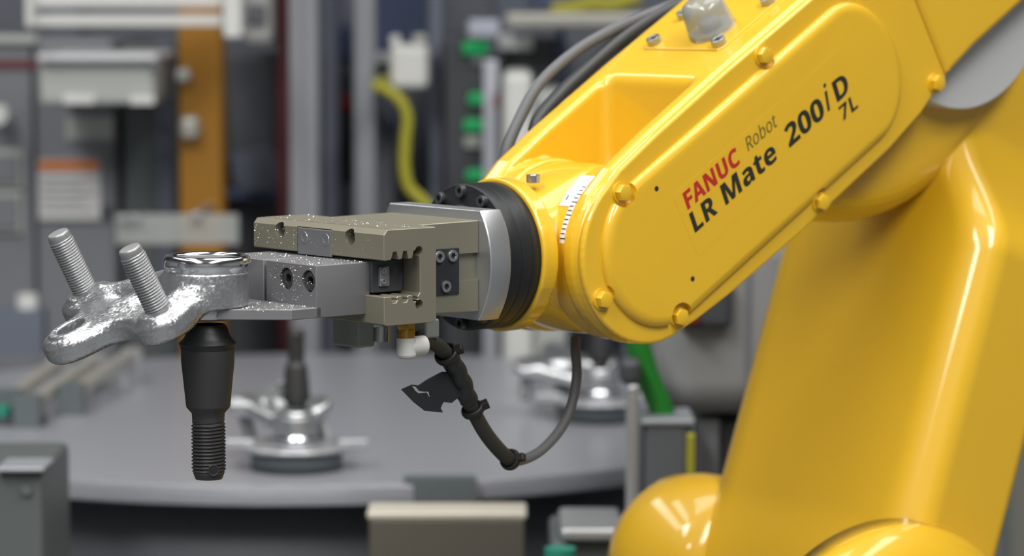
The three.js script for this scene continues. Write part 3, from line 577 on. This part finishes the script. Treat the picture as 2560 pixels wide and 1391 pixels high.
bgThing('terminal_box', 'pale grey terminal box with its lit top coloured as a white lid beside the control cabinet', 'box', [
  ['body', pxBox(96, 150, 386, 262, 3.42, 0.185, 0.006), B.pale],
  ['lid', pxBox(92, 134, 392, 153, 3.40, 0.205, 0.006), B.lid],  // white tone paints the light on the top of the box
  ['lid_hinge', pxBox(376, 150, 396, 176, 3.41, 0.03, 0.004), B.post],
  ['name_plate', pxBox(158, 236, 236, 260, 3.412, 0.01, 0.001), B.white],
  ['name_plate', pxBox(325, 240, 385, 262, 3.412, 0.01, 0.001), B.white],
]);
bgThing('server_cabinet', 'dark green-grey cabinet between the control cabinet and the ochre post', 'cabinet', [
  ['body', toFloor(300, 110, 442, 3.63, 0.36, 0.008), B.cabinetDark],
  ['column', pxBox(388, 108, 440, 760, 3.62, 0.03, 0.003), B.slate],
  ['handle', pxBox(400, 300, 424, 350, 3.62, 0.03, 0.004), B.pale],
  ['handle', pxBox(404, 372, 426, 405, 3.62, 0.03, 0.004), B.pale],
  ['door_strip', pxBox(302, 265, 386, 272, 3.625, 0.02, 0.002), B.blackBox],
]);
bgThing('ochre_post', 'ochre yellow square steel post behind the gripper', 'post', [
  ['shaft', post(446, 554, 3.5, 0.06), B.ochre],
  ['clamp', pxBox(438, 172, 472, 206, 3.47, 0.05, 0.008), B.pale],
  ['clamp', pxBox(446, 290, 496, 350, 3.47, 0.05, 0.008), B.aluminium],
]);
bgThing('painted_reflection', 'milky white translucent strips standing in for lamp reflections across the ochre post above the terminal box', 'painted reflection', [  // strips imitate striplights mirrored in a background pane
  ['strip', pxBox(70, -40, 556, 18, 3.36, 0.006, 0.001), B.acrylic],
  ['strip', pxBox(84, 36, 556, 66, 3.36, 0.012, 0.002), B.acrylic],
  ['end_bracket', pxBox(556, -40, 604, 96, 3.34, 0.04, 0.004), B.white],
  ['end_bracket', pxBox(60, -40, 82, 70, 3.34, 0.04, 0.004), B.white],
]);
bgThing('guard_rail', 'grey translucent acrylic rail across the foot of the ochre post', 'guard rail', [
  ['rail', pxBox(288, 536, 596, 612, 3.36, 0.01, 0.002), B.acrylicGrey],
  ['fixing', pxBox(300, 536, 316, 556, 3.345, 0.02, 0.003), B.rod], ['fixing', pxBox(330, 536, 348, 556, 3.345, 0.02, 0.003), B.rod], ['fixing', pxBox(480, 530, 500, 552, 3.345, 0.156, 0.003), B.rod],
]);
bgThing('white_housing', 'white boxy housing hanging above the wine-red post', 'housing', [
  ['shell', pxBox(608, -60, 680, 112, 3.7, 0.2, 0.01), B.white], ['recess', pxBox(616, 10, 664, 62, 3.69, 0.02, 0.003), B.cabinet],
]);
bgThing('machine_block', 'dark machine block left of the wine-red post', 'machine', [
  ['body', toFloor(558, 130, 690, 3.85, 0.2, 0.01), mk(0x585b62)],
  ['drum', cylZ(0.03, -3.85, -3.80, atZ(640, 430, -3.8).x, atZ(640, 430, -3.8).y, 32), B.slate],
  ['shelf', pxBox(556, 470, 700, 500, 3.8, 0.06, 0.004), B.navy],
  ['cover', pxBox(570, 380, 660, 425, 3.82, 0.05, 0.008), B.slate],
]);
bgThing('wine_red_post', 'wine-red upright behind the gripper', 'post', [['shaft', post(692, 724, 3.75, 0.05), B.wine]]);
bgThing('aluminium_post', 'broad pale aluminium upright next to the wine-red post', 'post', [['shaft', post(722, 796, 3.6, 0.05), B.post], ['slot', pxBox(756, -40, 762, 760, 3.597, 0.01, 0.001), B.slate]]);
bgThing('slate_post', 'narrow slate blue upright next to the aluminium upright', 'post', [['shaft', post(806, 846, 3.78, 0.04), B.slate]]);
bgThing('blue_valve', 'dark blue valve block above a black one on the back panel', 'valve', [
  ['body', pxBox(826, 60, 882, 160, 3.86, 0.178, 0.01), B.navy], ['lower_body', pxBox(848, 170, 886, 462, 3.86, 0.178, 0.01), B.blackBox], ['red_band', pxBox(846, 240, 888, 282, 3.85, 0.03, 0.004), B.red],
]);
bgThing('grey_post', 'grey upright carrying the white sensor box', 'post', [['shaft', post(884, 940, 3.72, 0.05), B.post]]);
bgThing('air_cylinder', 'grey vertical air cylinder under the yellow hose', 'cylinder', [
  ['barrel', cylY(0.022, 0.6, atZ(940, 290, -3.8).y, atZ(945, 290, -3.8).x, -3.82, 32), B.cabinet], ['head', pxBox(898, 270, 990, 312, 3.79, 0.07, 0.004), B.slate], ['stand', slab(atZ(898, 0, -3.8).x, atZ(990, 0, -3.8).x, 0, 0.6, -3.86, -3.78), B.cabinetDark],
]);
bgThing('blue_sheet', 'blue sheet on the back panel behind the white sensor box', 'panel', [['sheet', pxBox(940, -60, 1082, 130, 4.0, 0.058, 0.002), B.navy], ['edge', pxBox(1066, -60, 1084, 130, 3.99, 0.02, 0.002), B.slate]]);
bgThing('sensor_box', 'white sensor box with two plugs above the yellow hose', 'sensor', [
  ['case', pxBox(974, 112, 1070, 222, 3.62, 0.1, 0.008), B.white], ['plug', pxBox(974, 88, 1000, 116, 3.63, 0.04, 0.006), B.white], ['plug', pxBox(1030, 86, 1066, 112, 3.63, 0.04, 0.006), B.pale], ['bracket', pxBox(940, 130, 980, 160, 3.72, 0.03, 0.003), B.post],
]);
{
  const P = [[944, 216], [968, 226], [1000, 250], [1018, 290], [1014, 350], [1012, 420], [1024, 470], [1060, 505], [1100, 560]].map(p => atZ(p[0], p[1], -3.45));
  bgThing('yellow_hose', 'yellow air hose curving down behind the black flange', 'hose', [['tube', tube(P, 0.0066, 60, 14), B.hoseYellow], ['end_fitting', pxBox(928, 200, 954, 228, 3.44, 0.285, 0.006), B.hoseYellow]]);
}
bgThing('valve_terminal', 'black valve terminal with four green lights', 'valve terminal', [
  ['body', toFloor(1108, 90, 1212, 3.66, 0.3, 0.006), B.blackBox], ['rail', pxBox(1074, -40, 1108, 760, 3.72, 0.04, 0.003), B.slate],
  ...[[1155, 103, 1222, 136], [1170, 232, 1212, 262], [1158, 298, 1212, 328], [1165, 424, 1215, 452]].map(r => ['green_light', pxBox(...r, 3.645, 0.03, 0.006), B.led, 'green indicator light']),
  ['module', pxBox(1180, 138, 1214, 166, 3.65, 0.03, 0.004), B.cabinet], ['module', pxBox(1160, 340, 1206, 372, 3.65, 0.03, 0.004), B.pale],
]);
bgThing('white_bracket', 'bluish white slotted bracket beside the valve terminal', 'bracket', [
  ['plate', toFloor(1208, 150, 1246, 3.58, 0.02, 0.004), mk(0xc2c4d0, 0.4)], ['slot', pxBox(1238, 236, 1250, 268, 3.575, 0.01, 0.002), B.red], ['arm', pxBox(1168, 48, 1250, 96, 3.6, 0.03, 0.006), mk(0xb4b8c8, 0.4)],
]);
bgThing('white_pillar_box', 'tall white equipment box behind the grey arm cables', 'box', [
  ['case', toFloor(1256, 180, 1332, 3.5, 0.2, 0.01), B.white], ['side_case', toFloor(1332, 226, 1420, 3.52, 0.2, 0.01), B.pale],
]);
bgThing('black_controller', 'black controller box with a white label', 'controller', [
  ['case', pxBox(1256, 96, 1420, 224, 3.72, 0.318, 0.008), B.blackBox], ['label_plate', pxBox(1246, 84, 1332, 126, 3.70, 0.02, 0.003), B.lid], ['side_strip', pxBox(1392, 70, 1412, 200, 3.71, 0.02, 0.003), B.navy],
]);
bgThing('cable_tray', 'grey cable tray with a yellow hose lying in it', 'cable tray', [
  ['tray', pxBox(1262, 30, 1640, 70, 3.6, 0.1, 0.006), B.aluminium], ['hose', tube([[1380, 26], [1430, 20], [1480, 10], [1530, 12], [1600, -10]].map(p => atZ(p[0], p[1], -3.62)), 0.009, 30, 12), B.hoseYellow, 'yellow hose'], ['blue_block', pxBox(1330, -40, 1424, 16, 3.7, 0.1, 0.006), B.navy], ['stay', pxBox(1560, 70, 1600, 900, 3.7, 0.34, 0.006), B.slate],
]);
// machine to the right, seen between forearm and upper arm
bgThing('grey_machine', 'light grey machine housing seen under the yellow forearm', 'machine', [
  ['housing', (() => { const g = pxBox(1640, 560, 2000, 1046, 2.42, 0.13, 0.03); return g; })(), mk(0x8f9092, 0.45)],
  ['seam', pxBox(1868, 560, 1874, 1040, 2.416, 0.01, 0.001), B.cabinet],
  ['stand', toFloor(1745, 1040, 1990, 2.46, 0.09, 0.01), mk(0x3a3d40)],
  ['side_panel', toFloor(1746, 1046, 1802, 2.45, 0.02, 0.004), B.cabinet],
  ['screen', pxBox(1696, 690, 1832, 826, 2.40, 0.04, 0.008), B.blackBox, 'black screen box'], ['button', pxBox(1716, 782, 1752, 814, 2.392, 0.02, 0.006), B.red, 'red button', 4],
]);
{
  const P = [[1585, 820], [1600, 880], [1622, 950], [1648, 1010], [1666, 1062]].map(p => atZ(p[0], p[1], -2.38));
  bgThing('green_hose', 'bright green hose beside the grey machine housing', 'hose', [['tube', tube(P, 0.0098, 40, 16), B.green]]);
}
bgThing('rod_stand', 'slim silver rod standing beside the turntable', 'stand', [['rod', toFloor(1566, 962, 1600, 2.34, 0.012, 0.004), B.rod], ['head', pxBox(1550, 900, 1604, 966, 2.34, 0.03, 0.008), B.blackBox]]);
bgThing('junction_box', 'slate grey junction box with a yellow strip below the green hose', 'box', [['case', toFloor(1606, 1056, 1732, 2.345, 0.068, 0.008), mk(0x5f6369)], ['strip', pxBox(1718, 1086, 1738, 1190, 2.337, 0.01, 0.002), B.hoseYellow], ['flange', pxBox(1602, 1050, 1738, 1066, 2.342, 0.073, 0.003), B.post]]);
bgThing('side_cabinet', 'dull olive grey cabinet behind the upper arm', 'cabinet', [['body', toFloor(2080, 60, 2900, 3.7, 0.3, 0.01), mk(0x77776f)], ['door_seam', pxBox(2518, 300, 2524, 1400, 3.698, 0.01, 0.001), B.cabinetDark]]);
// dial table
const TY = 1.0, TC = V(-0.195, TY, -2.92), TR = 0.467;
{
  const g = thing('dial_table', 'round grey indexing table carrying the fixtures', 'table', V(TC.x, 0, TC.z));
  mesh('disc', lathe([[0, TY - 0.018], [TR - 0.002, TY - 0.018], [TR, TY - 0.016], [TR, TY - 0.002], [TR - 0.002, TY], [0, TY]], 160), B.table, g, 'grey machined table disc');
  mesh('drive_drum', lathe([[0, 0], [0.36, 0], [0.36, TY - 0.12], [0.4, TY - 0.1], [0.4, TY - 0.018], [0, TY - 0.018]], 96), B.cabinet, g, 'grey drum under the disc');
  mesh('edge_stop', slab(0.105, 0.165, TY - 0.016, TY + 0.004, Math.sqrt(TR * TR - 0.0182) - 0.012, Math.sqrt(TR * TR - 0.0182) + 0.006), B.cabinetDark, g);
}
bgThing('bent_bracket', 'beige bent-steel bracket in front of the dial table', 'bracket', [
  ['front', toFloor(922, 1300, 1312, 2.36, 0.006, 0.002), B.beige], ['top_flange', pxBox(916, 1280, 1318, 1302, 2.36, 0.045, 0.003), B.beigeLit, 'top flange coloured as brightly lit'],  // shade is in the front colour, light in the flange colour
]);
bgThing('base_block', 'dark grey machined block left of the dial table', 'block', [
  ['block', toFloor(-200, 1172, 106, 2.24, 0.14, 0.006), mk(0x5b6162, 0.5, 0.2)], ['bore', cylZ(0.004, -2.24, -2.236, atZ(68, 1224, -2.24).x, atZ(68, 1224, -2.24).y, 20), B.cabinetDark],
  ['cap', pxBox(-10, 1170, 110, 1182, 2.23, 0.05, 0.003), B.post, undefined],
]);
bgThing('parts_tray', 'pale shiny parts tray with a teal cap beside the yellow shoulder dome', 'tray', [
  ['stand', toFloor(1376, 1352, 1560, 2.3, 0.12, 0.006), B.cabinetDark], ['tray', pxBox(1400, 1322, 1560, 1356, 2.28, 0.1, 0.008), B.rod], ['teal_cap', cylY(0.012, atZ(1400, 1391, -2.26).y, atZ(1400, 1365, -2.26).y, atZ(1400, 1380, -2.26).x, -2.25, 24), B.teal],
]);
// fixtures with further ball joints
function fixture(px, py, label, small) {
  const p = atY(px, py, TY), g = thing('part_fixture', label, 'fixture', p, 0, undefined);
  mesh('base', lathe([[0, 0], [0.039, 0], [0.039, 0.014], [0.036, 0.017], [0, 0.017]], 48), B.cabinetDark, g);
  mesh('clamp_plate', lathe([[0.018, 0.0172], [0.046, 0.0172], [0.047, 0.019], [0.046, 0.022], [0.018, 0.022]], 48), B.rod, g, 'bright clamp ring');
  for (const s of [-1, 1]) { mesh('clamp_arm', box(s > 0 ? 0.036 : -0.062, s > 0 ? 0.062 : -0.036, 0.018, 0.026, -0.006, 0.006, 0.002), B.rod, g); }
  const b = ball.clone(); b.name = numbered('ball_joint'); scene.add(b); b.scale.setScalar(0.8);
  b.position.set(p.x, p.y + 0.0225 + 0.002, p.z);
  return b;
}
{
  const b1 = fixture(742, 1172, 'round clamp fixture standing near the rim of the dial table');
  b1.rotation.set(Math.PI, 1.45, 0); b1.userData = { label: 'blurred zinc ball joint upside down in the clamp fixture, dark stud pointing up', category: 'ball joint' };
  const b2 = fixture(1500, 1050, 'round clamp fixture standing beside the slim silver rod');
  b2.rotation.set(Math.PI, 0.9, 0); b2.userData = { label: 'blurred zinc ball joint upside down beside the slim silver rod', category: 'ball joint' };
}
// clamps on the left of the table
const bar = (a, b, w, h) => { const d = b.clone().sub(a), L = d.length(); return new RoundedBoxGeometry(L, h, w, 2, Math.min(w, h) * 0.3).applyQuaternion(new THREE.Quaternion().setFromUnitVectors(V(1, 0, 0), d.normalize())).translate((a.x + b.x) / 2, (a.y + b.y) / 2, (a.z + b.z) / 2); };
[[[18, 1000], [150, 905], 'lower'], [[70, 1015], [240, 900], 'middle'], [[180, 985], [330, 885], 'upper'], [[1420, 972], [1338, 908], 'far']].forEach(([a, b, w], i) => {
  const A = atY(a[0], a[1], TY + 0.02), Bp = atY(b[0], b[1], TY + 0.03);
  bgThing('toggle_clamp', ['pale toggle clamp bar next to the blue fitting', 'pale toggle clamp bar between two other clamp bars', 'pale toggle clamp bar below the forged flange', 'short pale toggle clamp bar behind the hanging cable loop'][i], 'clamp', [
    ['arm', bar(A, Bp, 0.014, 0.012), B.aluminium], ['foot', slab(A.x - 0.012, A.x + 0.012, TY, TY + 0.03, A.z - 0.012, A.z + 0.012), B.cabinetDark], ['tip', slab(Bp.x - 0.01, Bp.x + 0.01, TY, TY + 0.036, Bp.z - 0.01, Bp.z + 0.01), B.rod],
  ]);
});
{
  const p = atY(62, 1062, TY);
  bgThing('push_fitting', 'small blue and green push-in fittings on the dial table', 'fitting', [['block', slab(p.x - 0.03, p.x + 0.02, TY, TY + 0.008, p.z - 0.012, p.z + 0.012), B.blackBox], ['blue_ring', cylY(0.009, TY + 0.008, TY + 0.022, p.x, p.z, 24), B.blue, 'blue ring'], ['green_ring', cylY(0.007, TY + 0.008, TY + 0.018, p.x - 0.02, p.z, 24), B.teal, 'green ring']]);
  const q = atY(70, 880, TY);
  bgThing('toggle_clamp', 'grey clamp head behind the pale toggle clamp bars', 'clamp', [['body', slab(q.x - 0.05, q.x + 0.02, TY, TY + 0.05, q.z - 0.02, q.z + 0.02), B.slate], ['knob', cylY(0.012, TY + 0.05, TY + 0.066, q.x, q.z, 24), B.white]]);
}
renderer.render(scene, camera);
